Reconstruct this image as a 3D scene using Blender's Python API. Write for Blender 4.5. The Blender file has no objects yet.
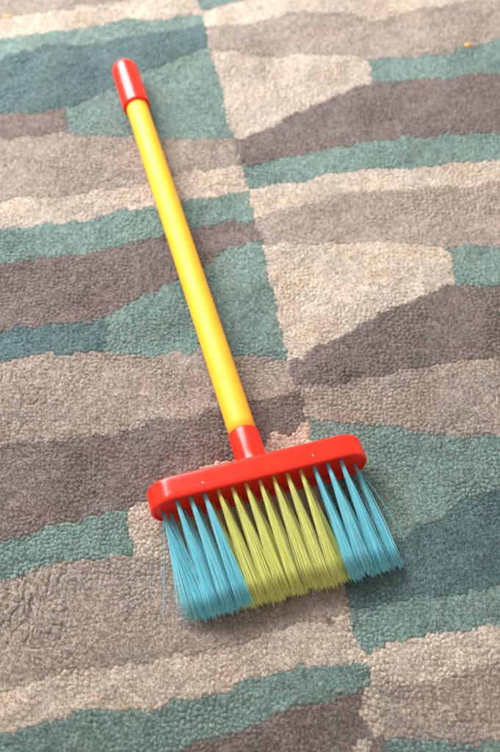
"""Toy broom lying on a striped tufted rug - everything is built in code."""
import bpy, math, random
import numpy as np

random.seed(7)
rng = np.random.default_rng(11)
scene = bpy.context.scene
COL = scene.collection

# ------------------------------------------------------------------ rug pattern
# All tables are metres on the floor plane: stripe edges as (x, y), seams as (y, x).
STEP = 0.0007; FIBRES = 1500000
SEAM = [(0.1986, 0.0949), (0.2383, 0.0917), (0.2718, 0.0864), (0.2911, 0.0784), (0.3231, 0.0731), (0.3911, 0.0643), (0.4606, 0.0545), (0.5001, 0.0429), (0.5415, 0.0325), (0.5962, 0.0235), (0.6724, 0.0113), (0.7421, -0.0049), (0.803, -0.0161), (0.8679, -0.0291), (0.9369, -0.043), (0.9856, -0.0516), (1.0295, -0.0616)]
COLUMN_A = [
  ('T', None),
  ('C', [(-0.2964, 0.9856), (-0.2749, 0.9889), (-0.2211, 1.0006), (-0.1668, 1.0141), (-0.1229, 1.0244), (-0.0225, 1.0451)]),
  ('G', [(-0.2921, 0.9529), (-0.271, 0.9578), (-0.2392, 0.9642), (-0.2016, 0.9691), (-0.1644, 0.9823), (-0.11, 0.9889), (-0.0442, 0.9989)]),
  ('U', [(-0.2878, 0.9212), (-0.2671, 0.9259), (-0.2156, 0.9449), (-0.162, 0.9497), (-0.1087, 0.9642), (-0.0438, 0.9806)]),
  (('s1', 'B', 'G'), [(-0.2772, 0.8414), (-0.2568, 0.8429), (-0.2239, 0.8429), (-0.1906, 0.8487), (-0.1562, 0.8708), (-0.111, 0.9026), (-0.0852, 0.9181), (-0.0409, 0.9433)]),
  ('T', [(-0.2724, 0.8058), (-0.2522, 0.8058), (-0.2171, 0.8072), (-0.1872, 0.8115), (-0.1514, 0.8072), (-0.0808, 0.8072), (0.0, 0.8044)]),
  ('C', [(-0.2608, 0.7188), (-0.2416, 0.72), (-0.2182, 0.7265), (-0.1794, 0.7265), (-0.1461, 0.7356), (-0.1076, 0.7434), (-0.0738, 0.7553), (-0.0494, 0.762), (0.0099, 0.7687)]),
  ('G', [(-0.2562, 0.6847), (-0.2375, 0.6872), (-0.2094, 0.6909), (-0.1721, 0.6997), (-0.1437, 0.7035), (-0.1203, 0.7124), (-0.0915, 0.7136), (-0.0677, 0.7226), (-0.034, 0.7291), (0.0098, 0.7395)]),
  ('B', [(-0.2507, 0.6435), (-0.2324, 0.6459), (-0.1868, 0.6543), (-0.1636, 0.6567), (-0.1408, 0.6639), (-0.0804, 0.6773), (-0.0571, 0.6897), (-0.0239, 0.6959), (0.0287, 0.7022)]),
  (('s2', 'U', 'G'), [(-0.2404, 0.5662), (-0.2228, 0.5684), (-0.1967, 0.5739), (-0.1655, 0.575), (-0.1348, 0.5827), (-0.1131, 0.5962), (-0.0912, 0.6109), (-0.0644, 0.6271), (-0.0464, 0.6435), (-0.0234, 0.6603), (0.0113, 0.6724), (0.038, 0.6847)]),
  ('T', [(-0.2355, 0.5299), (-0.2186, 0.5341), (-0.1973, 0.5394), (-0.1758, 0.5436), (-0.1319, 0.5447), (-0.0878, 0.5415), (-0.044, 0.5447), (-0.0088, 0.5436), (0.0324, 0.5394), (0.0613, 0.5373)]),
  ('B', [(-0.2246, 0.4481), (-0.2083, 0.451), (-0.1838, 0.4558), (-0.1549, 0.4586), (-0.1175, 0.4635), (-0.0844, 0.4732), (-0.0635, 0.4771), (-0.0298, 0.4851), (0.0, 0.492), (0.0214, 0.4951), (0.0412, 0.5031), (0.069, 0.5103)]),
  (('s3', 'G', 'C'), [(-0.2129, 0.3606), (-0.1977, 0.3649), (-0.1707, 0.3718), (-0.1477, 0.3805), (-0.1202, 0.3867), (-0.0965, 0.392), (-0.0729, 0.4037), (-0.0411, 0.4293), (-0.0165, 0.4387), (0.0017, 0.4443), (0.01, 0.4491), (0.021, 0.4654), (0.0293, 0.4577), (0.0378, 0.4654), (0.044, 0.4752), (0.0524, 0.4752), (0.0762, 0.4791)]),
  ('T', [(-0.2079, 0.3231), (-0.1932, 0.3288), (-0.1783, 0.3337), (-0.1599, 0.3437), (-0.1369, 0.3479), (-0.0925, 0.3513), (-0.0547, 0.3462), (-0.0158, 0.3606), (0.0318, 0.3736), (0.0719, 0.3823)]),
  ('C', [(-0.1965, 0.2383), (-0.1824, 0.242), (-0.1579, 0.2515), (-0.1474, 0.2567), (-0.1181, 0.259), (-0.0962, 0.2627), (-0.0632, 0.2703), (-0.0298, 0.2718), (0.0, 0.2834), (0.0302, 0.2951), (0.0531, 0.299), (0.0875, 0.3053)]),
  ('G', [(-0.1924, 0.2076), (-0.1787, 0.2118), (-0.1648, 0.2154), (-0.1406, 0.2239), (-0.123, 0.2296), (-0.0869, 0.2311), (-0.0582, 0.2369), (-0.0365, 0.2405), (0.0, 0.2553), (0.0222, 0.2605), (0.0407, 0.2643), (0.0742, 0.2665), (0.0965, 0.268)]),
  ('B', [(-0.1864, 0.1623), (-0.1051, 0.1836), (-0.0532, 0.2014), (-0.025, 0.2118), (0.0, 0.2203), (0.0181, 0.2275), (0.0363, 0.2347), (0.0582, 0.2369), (0.073, 0.242), (0.0893, 0.2456), (0.1026, 0.2486)]),
]
COLUMN_B = [
  ('G', None),
  ('C', [(-0.0773, 0.9989), (-0.0554, 1.004), (0.0, 1.0192), (0.0561, 1.033), (0.3056, 1.0539)]),
  ('T', [(-0.0654, 0.9691), (-0.0513, 0.9724), (0.0, 0.979), (0.0275, 0.9889), (0.0552, 0.9989), (0.0939, 0.9989), (0.1372, 0.9856), (0.1825, 1.0023), (0.2221, 1.0107), (0.2675, 1.0192), (0.3019, 1.0261)]),
  (('s4', 'C', 'G'), [(-0.0645, 0.9401), (-0.0483, 0.9369), (0.0, 0.9338), (0.0267, 0.929), (0.0642, 0.929), (0.0962, 0.9259), (0.1247, 0.9212), (0.1603, 0.9259), (0.2034, 0.9306), (0.2314, 0.9417), (0.27, 0.9497), (0.2921, 0.9529)]),
  ('B', [(-0.0352, 0.8003), (-0.0151, 0.803), (0.0, 0.8101), (0.0203, 0.8214), (0.0514, 0.8458), (0.0884, 0.8679), (0.1258, 0.8859), (0.1575, 0.8889), (0.1839, 0.8904), (0.2211, 0.895), (0.2646, 0.9057), (0.2862, 0.9088)]),
  ('G', [(-0.0247, 0.7647), (-0.0079, 0.7687), (0.0399, 0.7823), (0.1003, 0.7947), (0.1511, 0.803), (0.2023, 0.8115), (0.2533, 0.8143), (0.2737, 0.8157)]),
  ('C', [(-0.0244, 0.7356), (0.0, 0.7382), (0.0294, 0.7474), (0.0589, 0.75), (0.0889, 0.762), (0.1484, 0.766), (0.1882, 0.7687), (0.2235, 0.7742), (0.2682, 0.7742)]),
  ('T', [(-0.0191, 0.6972), (0.0048, 0.7022), (0.0192, 0.7073), (0.0725, 0.72), (0.0971, 0.7291), (0.1607, 0.7356), (0.2448, 0.7461), (0.2648, 0.7487)]),
  (('s5', 'C', 'G'), [(-0.0094, 0.6651), (0.0113, 0.67), (0.0471, 0.6688), (0.0941, 0.6688), (0.1412, 0.6688), (0.1827, 0.6603), (0.2348, 0.6651), (0.2538, 0.6663)]),
  ('B', [(0.0175, 0.531), (0.0368, 0.5362), (0.0573, 0.55), (0.0891, 0.5684), (0.1217, 0.5883), (0.1594, 0.6075), (0.1851, 0.619), (0.2059, 0.6167), (0.2474, 0.619)]),
  ('T', [(0.0258, 0.5072), (0.0449, 0.5103), (0.0778, 0.5133), (0.1085, 0.5206), (0.1527, 0.531), (0.1971, 0.5373), (0.2369, 0.5405)]),
  ('G', [(0.0339, 0.4811), (0.0466, 0.4781), (0.0634, 0.4752), (0.0929, 0.4742), (0.1264, 0.4703), (0.1509, 0.4615), (0.2095, 0.4606), (0.2263, 0.4606)]),
  ('U', [(0.0579, 0.3272), (0.074, 0.3412), (0.0982, 0.3547), (0.1219, 0.3666), (0.1353, 0.3753), (0.1534, 0.3814), (0.1765, 0.4037), (0.2032, 0.41), (0.2199, 0.4127)]),
  ('G', [(0.0609, 0.3053), (0.0801, 0.3093), (0.1149, 0.315), (0.1536, 0.319), (0.1928, 0.3255), (0.2085, 0.328)]),
  ('C', [(0.067, 0.2726), (0.0783, 0.2741), (0.0933, 0.2757), (0.1122, 0.2795), (0.1507, 0.2896), (0.189, 0.2951), (0.2047, 0.299)]),
  ('T', [(0.0728, 0.2383), (0.0893, 0.2456), (0.099, 0.2493), (0.1287, 0.253), (0.1626, 0.2605), (0.1852, 0.2643), (0.2005, 0.268)]),
  ('G', [(0.078, 0.2), (0.0911, 0.2055), (0.0963, 0.2083), (0.1179, 0.2118), (0.1428, 0.2097), (0.1567, 0.2062), (0.178, 0.2062), (0.1923, 0.2062)]),
]
SUBS = {
  's1': [(0.7892, -0.1851), (0.8753, -0.193)],
  's2': [(0.5258, -0.1305), (0.5684, -0.1266), (0.6018, -0.1407)],
  's3': [(0.315, -0.0888), (0.3504, -0.0909), (0.3885, -0.0971), (0.4182, -0.098)],
  's4': [(0.8679, 0.1237), (0.9057, 0.1281), (0.9369, 0.1246)],
  's5': [(0.6075, 0.1876), (0.6364, 0.1869), (0.6543, 0.184), (0.6724, 0.182)],
}

COLOURS = {                       # linear base colours of the five yarns
    'C': (0.495, 0.408, 0.333),
    'T': (0.340, 0.273, 0.230),
    'B': (0.195, 0.152, 0.136),
    'G': (0.188, 0.252, 0.222),
    'U': (0.106, 0.157, 0.154),
}
KEYS = list(COLOURS)
PALETTE = np.array([COLOURS[k] for k in KEYS])


def line(table, v):
    t = np.array(table)
    return np.interp(v, t[:, 0], t[:, 1])


def seam_x(y):
    t = np.array(SEAM)
    k = (t[-1, 1] - t[0, 1]) / (t[-1, 0] - t[0, 0])
    r = np.interp(y, t[:, 0], t[:, 1])
    r = np.where(y < t[0, 0], t[0, 1] + (y - t[0, 0]) * k, r)
    return np.where(y > t[-1, 0], t[-1, 1] + (y - t[-1, 0]) * k, r)


def column(cols, x, y):
    out = np.zeros(x.shape, int)
    for key, tab in cols:
        if isinstance(key, tuple):
            sub, a, b = key
            idx = np.where(x < line(SUBS[sub], y), KEYS.index(a), KEYS.index(b))
        else:
            idx = np.full(x.shape, KEYS.index(key))
        out = idx if tab is None else np.where(y < line(tab, x), idx, out)
    return out


def pattern(x, y):
    """yarn index of a point of the rug; the design repeats past its middle"""
    x = x.copy(); y = y.copy()
    shift = np.where(y > 1.035, -0.83, 0.0) + np.where(y < 0.19, 0.83, 0.0)
    y2 = y + shift
    x2 = x + (seam_x(y2) - seam_x(y)) * (shift != 0)
    d = x2 - seam_x(y2)
    a = column(COLUMN_A, np.where(d > 0.42, x2 - 0.72, x2), y2)
    b = column(COLUMN_B, np.where(d < -0.38, x2 + 0.68, x2), y2)
    in_a = ((d < 0) & (d >= -0.38)) | (d > 0.42)
    return np.where(in_a, a, b)


# stray patches of another yarn along the seam
BLOBS = ((0.0885, 0.2280, 0.0075, 0.0200, 'C'), (0.0800, 0.2020, 0.0060, 0.0070, 'C'))


# ------------------------------------------------------------------ noise on arrays
def vnoise(x, y, scale, seed):
    r = np.random.default_rng(seed).random((257, 257))
    u = x / scale + 1000.0; v = y / scale + 1000.0
    iu = np.floor(u).astype(int); iv = np.floor(v).astype(int)
    fu = u - iu; fv = v - iv
    fu = fu * fu * (3 - 2 * fu); fv = fv * fv * (3 - 2 * fv)
    a = r[iu % 256, iv % 256]; b = r[(iu + 1) % 256, iv % 256]
    c = r[iu % 256, (iv + 1) % 256]; d = r[(iu + 1) % 256, (iv + 1) % 256]
    return (a * (1 - fu) + b * fu) * (1 - fv) + (c * (1 - fu) + d * fu) * fv - 0.5


def fbm(x, y, scale, seed, octaves=3):
    s = 0; amp = 1.0
    for k in range(octaves):
        s = s + amp * vnoise(x, y, scale / 2 ** k, seed + k); amp *= 0.5
    return s


def worley(x, y, size, seed, jitter=0.85):
    """nearest tuft: distances to the two nearest centres, centre, random value"""
    g = np.random.default_rng(seed)
    jx = g.random((512, 512)); jy = g.random((512, 512)); rv = g.random((512, 512))
    iu = np.floor(x / size).astype(int); iv = np.floor(y / size).astype(int)
    f1 = np.full(x.shape, 9.0); f2 = f1.copy()
    cx = np.zeros(x.shape); cy = np.zeros(x.shape); rr = np.zeros(x.shape)
    dx2 = cx.copy(); dy2 = cy.copy()
    for a in (-1, 0, 1):
        for b in (-1, 0, 1):
            ci = iu + a; cj = iv + b
            px = (ci + 0.5 + (jx[ci % 512, cj % 512] - 0.5) * jitter) * size
            py = (cj + 0.5 + (jy[ci % 512, cj % 512] - 0.5) * jitter) * size
            d = np.hypot(x - px, y - py) / size
            near = d < f1
            second = (~near) & (d < f2)
            dx2 = np.where(near, cx, np.where(second, px, dx2))
            dy2 = np.where(near, cy, np.where(second, py, dy2))
            f2 = np.where(near, f1, np.where(second, d, f2))
            f1 = np.where(near, d, f1)
            cx = np.where(near, px, cx); cy = np.where(near, py, cy)
            rr = np.where(near, rv[ci % 512, cj % 512], rr)
    return f1, f2, cx, cy, rr, dx2, dy2


# ------------------------------------------------------------------ helpers
def material(name):
    m = bpy.data.materials.new(name); m.use_nodes = True
    nt = m.node_tree
    return m, nt, nt.nodes['Principled BSDF'], nt.nodes['Material Output']


def link_mesh(name, verts, faces, mat, parent=None, smooth=True):
    me = bpy.data.meshes.new(name)
    me.from_pydata([tuple(v) for v in verts], [], [tuple(f) for f in faces])
    me.polygons.foreach_set('use_smooth', [smooth] * len(me.polygons))
    me.materials.append(mat); me.update()
    o = bpy.data.objects.new(name, me); COL.objects.link(o)
    if parent: o.parent = parent
    return o


def quad_mesh(name, co, quads, mat, parent=None):
    me = bpy.data.meshes.new(name)
    me.vertices.add(len(co)); me.vertices.foreach_set('co', co.astype(np.float32).ravel())
    nq = len(quads)
    me.loops.add(nq * 4); me.loops.foreach_set('vertex_index', quads.astype(np.int32).ravel())
    me.polygons.add(nq)
    me.polygons.foreach_set('loop_start', np.arange(0, nq * 4, 4, dtype=np.int32))
    me.polygons.foreach_set('use_smooth', np.ones(nq, bool))
    me.update(calc_edges=True)
    me.materials.append(mat)
    o = bpy.data.objects.new(name, me); COL.objects.link(o)
    if parent: o.parent = parent
    return o


def lathe(profile, origin, direction, seg=64):
    """rings (distance along the axis, radius); radius 0 closes the end"""
    d = np.array(direction, float); d /= np.linalg.norm(d)
    up = np.array([0, 0, 1.0]); u = np.cross(d, up); u /= np.linalg.norm(u); w = np.cross(u, d)
    V = []; F = []; rings = []
    for t, r in profile:
        c = np.array(origin) + d * t
        if r <= 0:
            rings.append([len(V)]); V.append(c)
        else:
            rings.append(list(range(len(V), len(V) + seg)))
            for k in range(seg):
                a = 2 * math.pi * k / seg
                V.append(c + u * math.cos(a) * r + w * math.sin(a) * r)
    for A, B in zip(rings, rings[1:]):
        for k in range(seg):
            j = (k + 1) % seg
            if len(A) == 1: F.append((A[0], B[j], B[k]))
            elif len(B) == 1: F.append((A[k], A[j], B[0]))
            else: F.append((A[k], A[j], B[j], B[k]))
    return V, F


# ------------------------------------------------------------------ rug height and colour
def rug_surface(x, y, full=False):
    # wandering of the yarn
    wx = x + 0.0016 * fbm(x, y, 0.006, 3, 2); wy = y + 0.0016 * fbm(x, y, 0.006, 9, 2)
    # tufts that clump together
    f1, f2, cx, cy, rv, nx, ny = worley(wx, wy, 0.0042, 21)
    edge = np.clip((f2 - f1) / 0.55, 0, 1)
    clump = np.sqrt(edge)
    g1, g2, gx, gy, gv, _, _ = worley(wx + 0.0009 * fbm(x, y, 0.002, 40, 2), wy + 0.0009 * fbm(x, y, 0.002, 44, 2), 0.0015, 33)
    yarn = np.sqrt(np.clip((g2 - g1) / 0.6, 0, 1))
    # yarn colour follows the tuft the point belongs to
    ex = 0.0035 * vnoise(cx, cy, 0.009, 51) + 0.004 * vnoise(cx, cy, 0.021, 53); ey = 0.0050 * vnoise(cx, cy, 0.009, 52) + 0.005 * vnoise(cx, cy, 0.019, 54)
    mx = 0.55 * cx + 0.45 * gx; my = 0.55 * cy + 0.45 * gy
    if full:
        ex = ex + np.random.default_rng(5).normal(0, 0.0008, x.size); ey = ey + np.random.default_rng(6).normal(0, 0.0008, x.size)
    idx = pattern(mx + ex, my + ey)
    idn = pattern(nx + ex, ny + ey)
    for bx, by, ra, rb, key in BLOBS:
        inside = ((mx + ex - bx) / ra) ** 2 + ((my + ey - by) / rb) ** 2 < 1
        idx = np.where(inside, KEYS.index(key), idx)
    border = (idx != idn)
    soft = fbm(x, y, 0.035, 61, 3); big = fbm(x, y, 0.16, 71, 2)
    # partings: long dark cracks between rows of pile, stronger in worn patches
    px = x + 0.006 * fbm(x, y, 0.02, 81, 2)
    ridge = 1 - np.abs(vnoise(px * 1.0, y * 0.42, 0.0075, 85)) * 9
    crack = np.clip(ridge, 0, 1) ** 2
    worn = np.exp(-(((x + 0.160) / 0.022) ** 2 + ((y - 0.315) / 0.034) ** 2))
    worn = worn + 0.30 * np.clip(fbm(x, y, 0.11, 91, 2) * 3 + 0.3, 0, 1)
    worn = worn + 0.5 * np.exp(-(((x - 0.078) / 0.012) ** 2 + ((y - 0.520) / 0.012) ** 2))
    rough = np.exp(-(((x + 0.21) / 0.09) ** 2 + ((y - 0.49) / 0.05) ** 2)) + np.exp(-(((x - 0.15) / 0.05) ** 2 + ((y - 0.25) / 0.04) ** 2)) + np.exp(-(((x + 0.165) / 0.03) ** 2 + ((y - 0.31) / 0.035) ** 2))
    worn = np.clip(worn + 0.55 * rough, 0, 1)
    depth = 0.25 + 0.55 * np.clip(rough, 0, 1) + 1.0 * np.clip(0.45 + 2.4 * fbm(x, y, 0.045, 95, 3), 0, 1)
    z = 0.0030 * soft + 0.0030 * big
    z = z + depth * 0.00120 * (clump - 1) * (0.6 + 0.8 * rv) + 0.00055 * (yarn - 1)
    z = z + 0.0005 * fbm(x, y, 0.0018, 101, 2)
    rows = np.clip(np.cos(2 * np.pi * (x / 0.0068 + 1.6 * fbm(x, y, 0.012, 131, 2) + 0.12 * y / 0.0068)), 0, 1) ** 1.5
    patch = np.exp(-(((x + 0.166) / 0.024) ** 2 + ((y - 0.312) / 0.030) ** 2) ** 1.5)
    z = z - 0.0018 * worn * crack - 0.0022 * patch * rows * (0.4 + 1.2 * np.clip(0.5 + vnoise(x, y, 0.012, 141) * 1.6, 0, 1))
    z = z - 0.0010 * border * np.clip(1 - edge * 1.6, 0, 1)
    col = PALETTE[idx].copy()
    # the greens bleed into each other; natural yarn variation; a few old spots
    tone = 1 + 0.06 * (rv - 0.5) + 0.15 * (gv - 0.5) + 0.20 * fbm(x, y, 0.06, 111, 3)
    warm = 0.05 * fbm(x, y, 0.03, 121, 2)
    col *= tone[:, None]
    col[:, 0] *= 1 + warm; col[:, 2] *= 1 - warm
    for sx, sy, rad, k, tint in ((-0.1356, 0.2734, 0.0032, 0.45, (0.10, 0.09, 0.12)),
                                 (0.0606, 0.2974, 0.0030, 0.75, (0.07, 0.04, 0.02)),
                                 (0.0389, 0.5962, 0.0060, 0.22, (0.40, 0.16, 0.08)),
                                 (0.0834, 0.5237, 0.0100, 0.40, (0.11, 0.08, 0.07)),
                                 (0.0701, 0.6567, 0.0014, 0.70, (0.06, 0.05, 0.05)),
                                 (-0.268, 0.995, 0.006, 0.35, (0.75, 0.48, 0.12)),
                                 (-0.100, 0.242, 0.006, 0.30, (0.22, 0.17, 0.14))):
        w = k * np.exp(-(((x - sx) / rad) ** 2 + ((y - sy) / rad) ** 2) ** 1.3)
        col = col * (1 - w[:, None]) + np.array(tint) * w[:, None]
    if full: return z, np.clip(col, 0, 1), gx, gy, cx, cy, gv
    return z, np.clip(col, 0, 1), idx


def yarn_material():
    m, nt, b, out = material('wool_pile')
    at = nt.nodes.new('ShaderNodeAttribute'); at.attribute_name = 'yarn_colour'
    tc = nt.nodes.new('ShaderNodeTexCoord')
    n = nt.nodes.new('ShaderNodeTexNoise'); n.inputs['Scale'].default_value = 1300; n.inputs['Detail'].default_value = 3
    nt.links.new(tc.outputs['Object'], n.inputs['Vector'])
    mr = nt.nodes.new('ShaderNodeMapRange'); mr.inputs['From Min'].default_value = 0.3; mr.inputs['From Max'].default_value = 0.7
    mr.inputs['To Min'].default_value = 0.93; mr.inputs['To Max'].default_value = 1.06
    nt.links.new(n.outputs['Fac'], mr.inputs['Value'])
    mul = nt.nodes.new('ShaderNodeVectorMath'); mul.operation = 'SCALE'
    nt.links.new(at.outputs['Color'], mul.inputs[0]); nt.links.new(mr.outputs['Result'], mul.inputs['Scale'])
    nt.links.new(mul.outputs['Vector'], b.inputs['Base Color'])
    b.inputs['Roughness'].default_value = 0.9
    b.inputs['Specular IOR Level'].default_value = 0.15
    b.inputs['Sheen Weight'].default_value = 0.25
    b.inputs['Sheen Roughness'].default_value = 0.5
    bp = nt.nodes.new('ShaderNodeBump'); bp.inputs['Strength'].default_value = 0.3; bp.inputs['Distance'].default_value = 0.0006
    nt.links.new(n.outputs['Fac'], bp.inputs['Height']); nt.links.new(bp.outputs['Normal'], b.inputs['Normal'])
    return m


def axis(lo, hi, a, b, step):
    """even steps between a and b, growing steps outside"""
    mid = np.arange(a, b, step)
    def grow(start, stop, sgn):
        v = [start]; s = step
        while (stop - v[-1]) * sgn > 0:
            s = min(s * 1.05, 0.006); v.append(v[-1] + s * sgn)
        v[-1] = stop
        return np.array(v[1:])
    return np.concatenate([grow(mid[0], lo, -1)[::-1], mid, grow(mid[-1], hi, 1)])


PILE = yarn_material()


def fuzz_material():
    m, nt, b, out = material('wool_fibre')
    at = nt.nodes.new('ShaderNodeAttribute'); at.attribute_name = 'yarn_colour'
    nt.links.new(at.outputs['Color'], b.inputs['Base Color'])
    b.inputs['Roughness'].default_value = 1.0; b.inputs['Specular IOR Level'].default_value = 0.0
    # a fibre is a round, hairy strand: soften the facet of its ribbon towards the lie of the pile
    ge = nt.nodes.new('ShaderNodeNewGeometry')
    ab = nt.nodes.new('ShaderNodeVectorMath'); ab.operation = 'SCALE'; ab.inputs['Scale'].default_value = 0.52
    ad = nt.nodes.new('ShaderNodeVectorMath'); ad.operation = 'ADD'; ad.inputs[1].default_value = (0, 0, 0.55)
    no = nt.nodes.new('ShaderNodeVectorMath'); no.operation = 'NORMALIZE'
    nt.links.new(ge.outputs['Normal'], ab.inputs[0]); nt.links.new(ab.outputs['Vector'], ad.inputs[0])
    nt.links.new(ad.outputs['Vector'], no.inputs[0]); nt.links.new(no.outputs['Vector'], b.inputs['Normal'])
    tr = nt.nodes.new('ShaderNodeBsdfTranslucent'); nt.links.new(at.outputs['Color'], tr.inputs['Color'])
    mx = nt.nodes.new('ShaderNodeMixShader'); mx.inputs[0].default_value = 0.3
    nt.links.new(b.outputs[0], mx.inputs[1]); nt.links.new(tr.outputs[0], mx.inputs[2])
    nt.links.new(mx.outputs[0], out.inputs['Surface'])
    return m


FUZZ = fuzz_material()
RUG_X = (-0.95, 0.95); RUG_Y = (-0.35, 1.75)
xs = axis(RUG_X[0], RUG_X[1], -0.335, 0.335, STEP)
ys = axis(RUG_Y[0], RUG_Y[1], 0.150, 1.090, STEP)
X, Y = np.meshgrid(xs, ys, indexing='ij')
xf, yf = X.ravel(), Y.ravel()
zf = np.zeros(xf.size); cf = np.zeros((xf.size, 3))
for s in range(0, xf.size, 200000):
    zz, cc, _ = rug_surface(xf[s:s + 200000], yf[s:s + 200000])
    zf[s:s + 200000] = zz; cf[s:s + 200000] = cc
nx_, ny_ = len(xs), len(ys)
gid = np.arange(nx_ * ny_).reshape(nx_, ny_)
Q = np.stack([gid[:-1, :-1], gid[1:, :-1], gid[1:, 1:], gid[:-1, 1:]], -1).reshape(-1, 4)
# side walls of the pile, down to the backing
rim = np.concatenate([gid[:, 0], gid[-1, 1:], gid[-2::-1, -1], gid[0, -2:0:-1]])
low = np.arange(len(rim)) + gid.size
nxt = np.roll(np.arange(len(rim)), -1)
QS = np.stack([rim, low, low[nxt], rim[nxt]], -1)
co = np.concatenate([np.stack([xf, yf, zf], -1),
                     np.stack([xf[rim], yf[rim], np.full(len(rim), -0.013)], -1)])
cc = np.concatenate([cf, cf[rim]])
rug = bpy.data.objects.new('rug', None); COL.objects.link(rug)
rug.location = (0, 0, 0)
rug['label'] = 'tufted wool rug in cream, taupe, grey brown and teal wavy stripes under the broom'
rug['category'] = 'rug'
pile = quad_mesh('pile', co, np.concatenate([Q, QS]), PILE, rug)
ca = pile.data.color_attributes.new('yarn_colour', 'FLOAT_COLOR', 'POINT')
ca.data.foreach_set('color', np.concatenate([cc, np.ones((len(cc), 1))], 1).astype(np.float32).ravel())

# loose fibres of the yarn standing out of the pile
if FIBRES:
    n = FIBRES
    fy = 0.175 + (1.05 - 0.175) * rng.random(n) ** 1.2
    fx = (rng.random(n) * 2 - 1) * (0.235 + (fy - 0.17) * 0.140)
    fz, fc, gx, gy, cx, cy, gv = rug_surface(fx, fy, True)
    ox = (fx - gx) / 0.0015 + 0.55 * (fx - cx) / 0.0042
    oy = (fy - gy) / 0.0015 + 0.55 * (fy - cy) / 0.0042
    # every yarn end blooms outwards from its own centre
    out_r = np.hypot(ox, oy)
    ang = np.arctan2(oy, ox) + rng.normal(0, 1.0, n)
    ln = 0.0011 + 0.0012 * rng.random(n)
    lean = 0.25 + 1.0 * np.clip(out_r, 0, 1.2) + 0.3 * rng.random(n)
    curl = (rng.random(n) - 0.5) * 5.0
    K = 3
    p = np.stack([fx, fy, fz - 0.0006], -1)
    P = [p.copy()]
    for k in range(1, K):
        t = k / (K - 1)
        a = ang + curl * t * 0.5
        el = np.pi / 2 - lean * (0.35 + 0.65 * t)
        p = p + np.stack([np.cos(a) * np.cos(el), np.sin(a) * np.cos(el), np.sin(el)], -1) * (ln / (K - 1))[:, None]
        P.append(p.copy())
    P = np.stack(P, 1)
    wid = 0.00017 * (0.7 + 0.6 * rng.random(n))
    sa = ang + np.pi / 2 + rng.normal(0, 0.5, n)
    side = np.stack([np.cos(sa), np.sin(sa), rng.normal(0, 0.3, n)], -1) * wid[:, None]
    taper = np.array([1.0, 1.0, 0.45])[None, :, None]
    cof = np.stack([P - side[:, None, :] * taper, P + side[:, None, :] * taper], 2).reshape(n, K * 2, 3)
    off = (np.arange(n) * K * 2)[:, None]
    qs = np.concatenate([off + np.array([[2 * k, 2 * k + 1, 2 * k + 3, 2 * k + 2]]) for k in range(K - 1)], 0)
    fz_ob = quad_mesh('fibres', cof.reshape(-1, 3), qs, FUZZ, pile)
    fz_ob['kind'] = 'stuff'
    fc = np.clip(fc * (1.05 + 0.18 * (rng.random((n, 1)) - 0.5)), 0, 1)
    fc = np.repeat(fc, K * 2, 0)
    ca = fz_ob.data.color_attributes.new('yarn_colour', 'FLOAT_COLOR', 'POINT')
    ca.data.foreach_set('color', np.concatenate([fc, np.ones((len(fc), 1))], 1).astype(np.float32).ravel())

# backing of the rug and the floor it lies on
mb, nt, b, _ = material('jute_backing')
b.inputs['Base Color'].default_value = (0.30, 0.23, 0.15, 1); b.inputs['Roughness'].default_value = 0.9
w = nt.nodes.new('ShaderNodeTexChecker'); w.inputs['Scale'].default_value = 400
w.inputs['Color1'].default_value = (0.33, 0.26, 0.17, 1); w.inputs['Color2'].default_value = (0.22, 0.17, 0.11, 1)
nt.links.new(w.outputs['Color'], b.inputs['Base Color'])
x0, x1, y0, y1 = RUG_X[0] - .002, RUG_X[1] + .002, RUG_Y[0] - .002, RUG_Y[1] + .002
V = [(x, y, z) for z in (-0.016, -0.0125) for x, y in ((x0, y0), (x1, y0), (x1, y1), (x0, y1))]
link_mesh('backing', V, [(3, 2, 1, 0), (4, 5, 6, 7), (0, 1, 5, 4), (1, 2, 6, 5), (2, 3, 7, 6), (3, 0, 4, 7)], mb, rug, False)

mf, nt, b, _ = material('wooden_floor')
wv = nt.nodes.new('ShaderNodeTexNoise'); wv.inputs['Scale'].default_value = 6; wv.inputs['Detail'].default_value = 6
mp = nt.nodes.new('ShaderNodeMapping'); mp.inputs['Scale'].default_value = (1, 12, 1)
tc = nt.nodes.new('ShaderNodeTexCoord'); cr = nt.nodes.new('ShaderNodeValToRGB')
cr.color_ramp.elements[0].color = (0.16, 0.085, 0.04, 1); cr.color_ramp.elements[1].color = (0.34, 0.20, 0.10, 1)
nt.links.new(tc.outputs['Object'], mp.inputs['Vector']); nt.links.new(mp.outputs['Vector'], wv.inputs['Vector'])
nt.links.new(wv.outputs['Fac'], cr.inputs['Fac']); nt.links.new(cr.outputs['Color'], b.inputs['Base Color'])
b.inputs['Roughness'].default_value = 0.4
fl = link_mesh('floor', [(-2, -1.2, -.0162), (2, -1.2, -.0162), (2, 2.6, -.0162), (-2, 2.6, -.0162)], [(0, 1, 2, 3)], mf, None, False)
fl['kind'] = 'structure'

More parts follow.
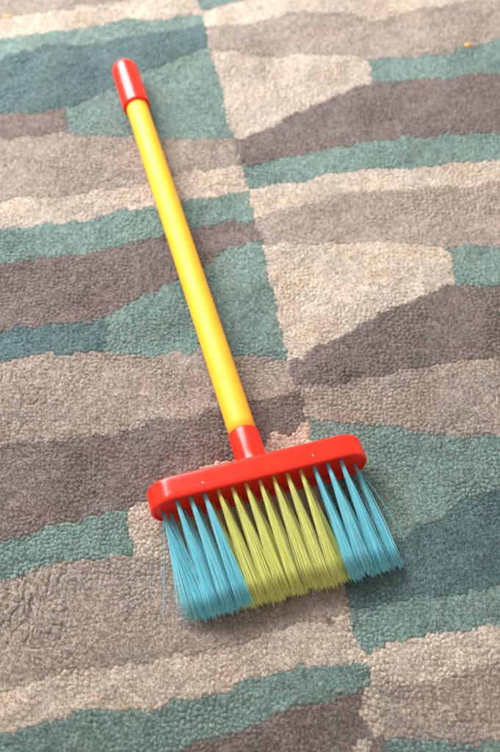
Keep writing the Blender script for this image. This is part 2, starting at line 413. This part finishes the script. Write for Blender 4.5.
# ------------------------------------------------------------------ broom
def plastic(name, colour, rough, sss=0.0, coat=0.0, bump=0.05):
    m, nt, b, _ = material(name)
    tc = nt.nodes.new('ShaderNodeTexCoord')
    n = nt.nodes.new('ShaderNodeTexNoise'); n.inputs['Scale'].default_value = 35; n.inputs['Detail'].default_value = 4
    nt.links.new(tc.outputs['Object'], n.inputs['Vector'])
    mr = nt.nodes.new('ShaderNodeMapRange'); mr.inputs['From Min'].default_value = 0.3; mr.inputs['From Max'].default_value = 0.7
    mr.inputs['To Min'].default_value = rough * 0.85; mr.inputs['To Max'].default_value = rough * 1.2
    nt.links.new(n.outputs['Fac'], mr.inputs['Value']); nt.links.new(mr.outputs['Result'], b.inputs['Roughness'])
    mc = nt.nodes.new('ShaderNodeMix'); mc.data_type = 'RGBA'
    mc.inputs[6].default_value = (*[c * 0.95 for c in colour], 1); mc.inputs[7].default_value = (*[min(1, c * 1.04) for c in colour], 1)
    nt.links.new(n.outputs['Fac'], mc.inputs[0]); nt.links.new(mc.outputs[2], b.inputs['Base Color'])
    n2 = nt.nodes.new('ShaderNodeTexNoise'); n2.inputs['Scale'].default_value = 260; n2.inputs['Detail'].default_value = 2
    nt.links.new(tc.outputs['Object'], n2.inputs['Vector'])
    bp = nt.nodes.new('ShaderNodeBump'); bp.inputs['Strength'].default_value = bump; bp.inputs['Distance'].default_value = 0.0004
    nt.links.new(n2.outputs['Fac'], bp.inputs['Height']); nt.links.new(bp.outputs['Normal'], b.inputs['Normal'])
    if sss:
        b.inputs['Subsurface Weight'].default_value = sss
        b.inputs['Subsurface Radius'].default_value = (0.006, 0.003, 0.0012)
        b.inputs['Subsurface Scale'].default_value = 1.0
    b.inputs['Specular IOR Level'].default_value = 0.4
    b.inputs['Coat Weight'].default_value = coat
    return m


RED = plastic('red_plastic', (0.92, 0.020, 0.006), 0.21, 0.12)
YELLOW = plastic('yellow_plastic', (0.92, 0.43, 0.018), 0.50, 0.35)
WHITE = plastic('pale_pink_plastic', (0.85, 0.50, 0.42), 0.4)  # even pale pink for the two pips, lighter than the red head


def bristle_material(name, colour, pale):
    m, nt, b, out = material(name)
    gi = nt.nodes.new('ShaderNodeNewGeometry')
    mc = nt.nodes.new('ShaderNodeMix'); mc.data_type = 'RGBA'
    mc.inputs[6].default_value = (*colour, 1); mc.inputs[7].default_value = (*pale, 1)
    pw = nt.nodes.new('ShaderNodeMath'); pw.operation = 'POWER'; pw.inputs[1].default_value = 0.9
    nt.links.new(gi.outputs['Random Per Island'], pw.inputs[0]); nt.links.new(pw.outputs[0], mc.inputs[0])
    nt.links.new(mc.outputs[2], b.inputs['Base Color'])
    b.inputs['Roughness'].default_value = 0.38; b.inputs['Specular IOR Level'].default_value = 0.35
    tr = nt.nodes.new('ShaderNodeBsdfTranslucent'); nt.links.new(mc.outputs[2], tr.inputs['Color'])
    mx = nt.nodes.new('ShaderNodeMixShader'); mx.inputs[0].default_value = 0.5
    nt.links.new(b.outputs[0], mx.inputs[1]); nt.links.new(tr.outputs[0], mx.inputs[2])
    nt.links.new(mx.outputs[0], out.inputs['Surface'])
    return m


BLUE_B = bristle_material('blue_nylon', (0.22, 0.86, 0.97), (0.58, 0.96, 0.99))
LIME_B = bristle_material('lime_nylon', (0.96, 0.96, 0.24), (0.99, 0.99, 0.55))

ANG = math.radians(15.5)
broom = bpy.data.objects.new('toy_broom', None); COL.objects.link(broom)
broom.location = (0.007, 0.40, 0.0); broom.rotation_euler = (0, 0, ANG)
broom['label'] = 'small toy broom with red head, yellow handle, blue and lime bristles'
broom['category'] = 'broom'

YF, YB = 0.0, 0.0202          # bristle face and handle side of the head
ZC = 0.0195; HW = 0.0205; HL = 0.0892; XC = 0.0018


def stadium(inset, y, n=24):
    r = HW - inset; c = HL - HW
    pts = []
    for k in range(n + 1):
        a = -math.pi / 2 + math.pi * k / n; pts.append((XC + c + r * math.cos(a), y, ZC + r * math.sin(a)))
    m = 14
    for k in range(1, m): pts.append((XC + c - 2 * c * k / m, y, ZC + r))
    for k in range(n + 1):
        a = math.pi / 2 + math.pi * k / n; pts.append((XC - c + r * math.cos(a), y, ZC + r * math.sin(a)))
    for k in range(1, m): pts.append((XC - c + 2 * c * k / m, y, ZC - r))
    return pts


rings = []
# recessed bristle face, its rim, side wall with a faint draft, rounded shoulder
prof = [(0.0038, YF + 0.0014), (0.0034, YF + 0.0012), (0.0030, YF + 0.0004), (0.0025, YF + 0.00005), (0.0016, YF), (0.0007, YF + 0.0003), (0.0002, YF + 0.0009), (0.0, YF + 0.0018)]
for t in (0.25, 0.5, 0.75): prof.append((0.0004 * t, YF + (YB - YF) * t * 0.9))
R = 0.0028
for k in range(0, 8):
    a = math.pi / 2 * k / 7
    prof.append((0.0004 + R * (1 - math.cos(a)), YB - R + R * math.sin(a)))
V = []; F = []
for ins, y in prof: rings.append(stadium(ins, y))
N = len(rings[0])
for r in rings: V += r
for i in range(len(rings) - 1):
    for k in range(N):
        j = (k + 1) % N
        F.append((i * N + k, i * N + j, (i + 1) * N + j, (i + 1) * N + k))
F.append(tuple(range(N - 1, -1, -1))); F.append(tuple(range((len(rings) - 1) * N, len(rings) * N)))
# socket, flared where it meets the head
sd = np.array([-0.0030, 0.4576 + 0.03, 0.0142 - 0.0200]); sd /= np.linalg.norm(sd)
S0 = np.array([0.0016, YB - 0.002, 0.0200])
SR = 0.0126; SLEN = 0.0350
prof2 = [(0.0, SR + 0.0012), (0.0024, SR + 0.0009), (0.0032, SR + 0.0005), (0.0044, SR + 0.0003), (0.012, SR + 0.0001), (SLEN - 0.0022, SR - 0.0002),
         (SLEN - 0.0008, SR - 0.0004), (SLEN, SR - 0.0011), (SLEN, SR - 0.0022), (SLEN - 0.004, SR - 0.0022)]
V2, F2 = lathe(prof2, S0, sd, 56)
off = len(V)
V += [tuple(v) for v in V2]; F += [tuple(i + off for i in f) for f in F2]
head = link_mesh('brush_head', V, F, RED, broom)
import bmesh
bm = bmesh.new(); bm.from_mesh(head.data); bmesh.ops.recalc_face_normals(bm, faces=bm.faces)
for f in bm.faces:
    if len(f.verts) > 8: f.smooth = False
bm.to_mesh(head.data); bm.free()

# the two little moulding pips on the upper side of the head
PIPY = 0.0070
for px in (-0.0433, 0.0460):
    Vp, Fp = lathe([(-0.0004, 0.0008), (0.0003, 0.00075), (0.00055, 0.0004), (0.0006, 0)], (px, PIPY, ZC + HW - 0.0004), (0, 0.02, 1), 14)
    link_mesh('moulding_pip', Vp, Fp, WHITE, head)

# handle tube
HR = 0.01075
H0 = S0 + sd * (SLEN - 0.006)
HLEN = 0.4520 - H0[1] + 0.012
link_mesh('handle', *lathe([(0, HR - 0.001)] + [(HLEN * t, HR + 0.0009 * (1 - t)) for t in np.linspace(0.001, 1, 30)] + [(HLEN, 0)], H0, sd, 64), YELLOW, broom)

# cap on the far end
CS = S0 + sd * ((0.4505 - S0[1]) / sd[1]); CR = 0.0137; CL = 0.064
capp = [(0.002, HR - 0.0005), (0.0004, HR + 0.0002), (0.0, HR + 0.0012), (0.0003, CR - 0.0002), (0.0012, CR + 0.0001), (0.0030, CR + 0.0001), (0.0040, CR), (0.0052, CR)]
capp += [(CL * 0.5, CR - 0.0002), (CL - 0.0075, CR - 0.0005)]
for k in range(1, 9):
    a = math.pi / 2 * k / 8
    capp.append((CL - 0.0075 + 0.0075 * math.sin(a), (CR - 0.0005) - 0.0075 * (1 - math.cos(a)) if k < 8 else CR - 0.008))
capp.append((CL + 0.0003, 0.003)); capp.append((CL + 0.0003, 0))
link_mesh('end_cap', *lathe(capp, CS, sd, 64), RED, broom)


# bristles: every tuft fans out from its hole
def filament(root, tip, sag, bend, r, K=7):
    """three-sided strand following a shallow curve"""
    pts = []
    for k in range(K):
        t = k / (K - 1)
        p = root + (tip - root) * t
        p = p + np.array([bend * 4 * t * (1 - t), 0, sag * 4 * t * (1 - t)])
        pts.append(p)
    d = tip - root; d /= np.linalg.norm(d)
    u = np.cross(d, (0, 0, 1.0)); u /= np.linalg.norm(u); w = np.cross(u, d)
    V = []; F = []
    for p in pts:
        for a in (0.5, 2.6, 4.7): V.append(p + r * (u * math.cos(a) + w * math.sin(a)))
    for k in range(K - 1):
        for a in range(3):
            b = (a + 1) % 3
            F.append((k * 3 + a, k * 3 + b, k * 3 + 3 + b, k * 3 + 3 + a))
    F.append((2, 1, 0)); F.append(((K - 1) * 3, (K - 1) * 3 + 1, (K - 1) * 3 + 2))
    return V, F


rt = random.Random(5)
TUFTS = [(-0.0778, 0.0, 0, 0.0070)] + [(-0.0662 + (i + o) * 0.01115, z, 1, t) for z, t, o, c in ((0.0135, 0.0125, 0, 13), (-0.0060, 0.0050, -0.5, 14)) for i in range(c)] + [(0.0800, 0.0, 2, 0.0070)]
for x0, zo, end, tz in TUFTS:
    u = (x0 + 0.0778) / 0.1578
    blue = not (0.235 < u < 0.75)
    V = []; F = []
    tipx = -0.0700 + u * 0.1550
    n = 125 if end == 1 else 80
    lean = rt.uniform(-0.0022, 0.0022); longer = rt.gauss(0, 0.0012)
    for k in range(n):
        rr = math.sqrt(rt.random()); aa = rt.random() * 2 * math.pi
        root = np.array([x0 + 0.0013 * rr * math.cos(aa), YF + 0.001, ZC + zo + 0.0013 * rr * math.sin(aa)])
        wild = rt.random() < 0.12 and not end
        spread = 0.0118 * (0.34 if end else 1.0) * (1.45 if wild else 1.0)
        tx = tipx + lean + spread * rt.uniform(-1, 1) + rt.gauss(0, 0.0012)
        zt = tz + 0.0045 * rr * math.sin(aa) + rt.gauss(0, 0.0011)
        zt = max(zt, 0.0014)
        ty = -0.0855 + longer + rt.gauss(0, 0.0018) - (0.0010 if zo > 0 else 0) - (0.004 * rt.random() if wild else 0)
        v, f = filament(root, np.array([tx, ty, zt]), rt.uniform(-0.0004, 0.0012), rt.gauss(0, 0.0006), 0.00015 + 0.00010 * rt.random())
        o = len(V); V += v; F += [tuple(a + o for a in ff) for ff in f]
    strays = {0: ((-0.0977, -0.0801), (-0.0858, -0.0793), (-0.0835, -0.0700)), 2: ((0.1033, -0.081), (0.0925, -0.083))}.get(end, ())
    for tx, ty in strays:
        v, f = filament(np.array([x0, YF + 0.001, ZC + zo]), np.array([tx, ty, 0.0030]), 0.004, 0.0012, 0.0002, 10)
        o = len(V); V += v; F += [tuple(a + o for a in ff) for ff in f]
    t = link_mesh('bristle_tuft', V, F, BLUE_B if blue else LIME_B, head)
    t['label'] = 'bright blue bristle tuft' if blue else 'lime green bristle tuft'

# small orange crumb near the far edge of the view
mo, nt, b, _ = material('orange_crumb')
nn = nt.nodes.new('ShaderNodeTexNoise'); nn.inputs['Scale'].default_value = 500
crr = nt.nodes.new('ShaderNodeValToRGB'); crr.color_ramp.elements[0].color = (0.55, 0.16, 0.01, 1); crr.color_ramp.elements[1].color = (0.9, 0.5, 0.03, 1)
nt.links.new(nn.outputs['Fac'], crr.inputs['Fac']); nt.links.new(crr.outputs['Color'], b.inputs['Base Color']); b.inputs['Roughness'].default_value = 0.35
bm = bmesh.new(); bmesh.ops.create_icosphere(bm, subdivisions=3, radius=1.0)
rc = random.Random(3)
for v in bm.verts:
    k = 1 + 0.10 * math.sin(3 * v.co.x + 1) * math.cos(4 * v.co.y) + 0.05 * rc.uniform(-1, 1)
    v.co = (v.co.x * 0.0042 * k, v.co.y * 0.0026 * k, v.co.z * 0.0018 * k)
for f in bm.faces: f.smooth = True
me = bpy.data.meshes.new('crumb'); bm.to_mesh(me); bm.free(); me.materials.append(mo)
crumb = bpy.data.objects.new('crumb', me); COL.objects.link(crumb); crumb.location = (0.235, 0.943, 0.0012); crumb.rotation_euler = (0, 0, 0.15)
crumb['label'] = 'tiny glossy orange crumb on the taupe stripe near the top right corner'; crumb['category'] = 'crumb'

# ------------------------------------------------------------------ light, camera
def area(name, loc, target, size, size_y, energy, colour):
    l = bpy.data.lights.new(name, 'AREA'); l.shape = 'RECTANGLE'; l.size = size; l.size_y = size_y
    l.energy = energy; l.color = colour
    o = bpy.data.objects.new(name, l); COL.objects.link(o); o.location = loc
    from mathutils import Vector
    o.rotation_euler = (Vector(target) - Vector(loc)).to_track_quat('-Z', 'Y').to_euler()
    return o


area('window_light', (-1.10, 2.00, 1.35), (0, 0.50, 0), 1.6, 1.6, 158, (0.93, 0.97, 1.0))
world = bpy.data.worlds.new('World'); scene.world = world; world.use_nodes = True
bg = world.node_tree.nodes['Background']; bg.inputs['Color'].default_value = (1.0, 0.93, 0.87, 1); bg.inputs['Strength'].default_value = 0.64

cam = bpy.data.cameras.new('camera'); co_ = bpy.data.objects.new('camera', cam); COL.objects.link(co_)
co_.location = (0, 0, 0.80); co_.rotation_euler = (math.radians(90 - 57), 0, 0)
cam.sensor_fit = 'VERTICAL'; cam.sensor_height = 36; cam.sensor_width = 24; cam.lens = 1100 / 752 * 36
cam.clip_start = 0.05; cam.clip_end = 50
cam.dof.use_dof = True; cam.dof.focus_distance = 0.885; cam.dof.aperture_fstop = 5.0
scene.camera = co_
scene.render.engine = 'CYCLES'
scene.cycles.max_bounces = 12; scene.cycles.diffuse_bounces = 8
scene.view_settings.view_transform = 'Standard'; scene.view_settings.look = 'None'
scene.view_settings.exposure = 0.0; scene.view_settings.gamma = 1.0
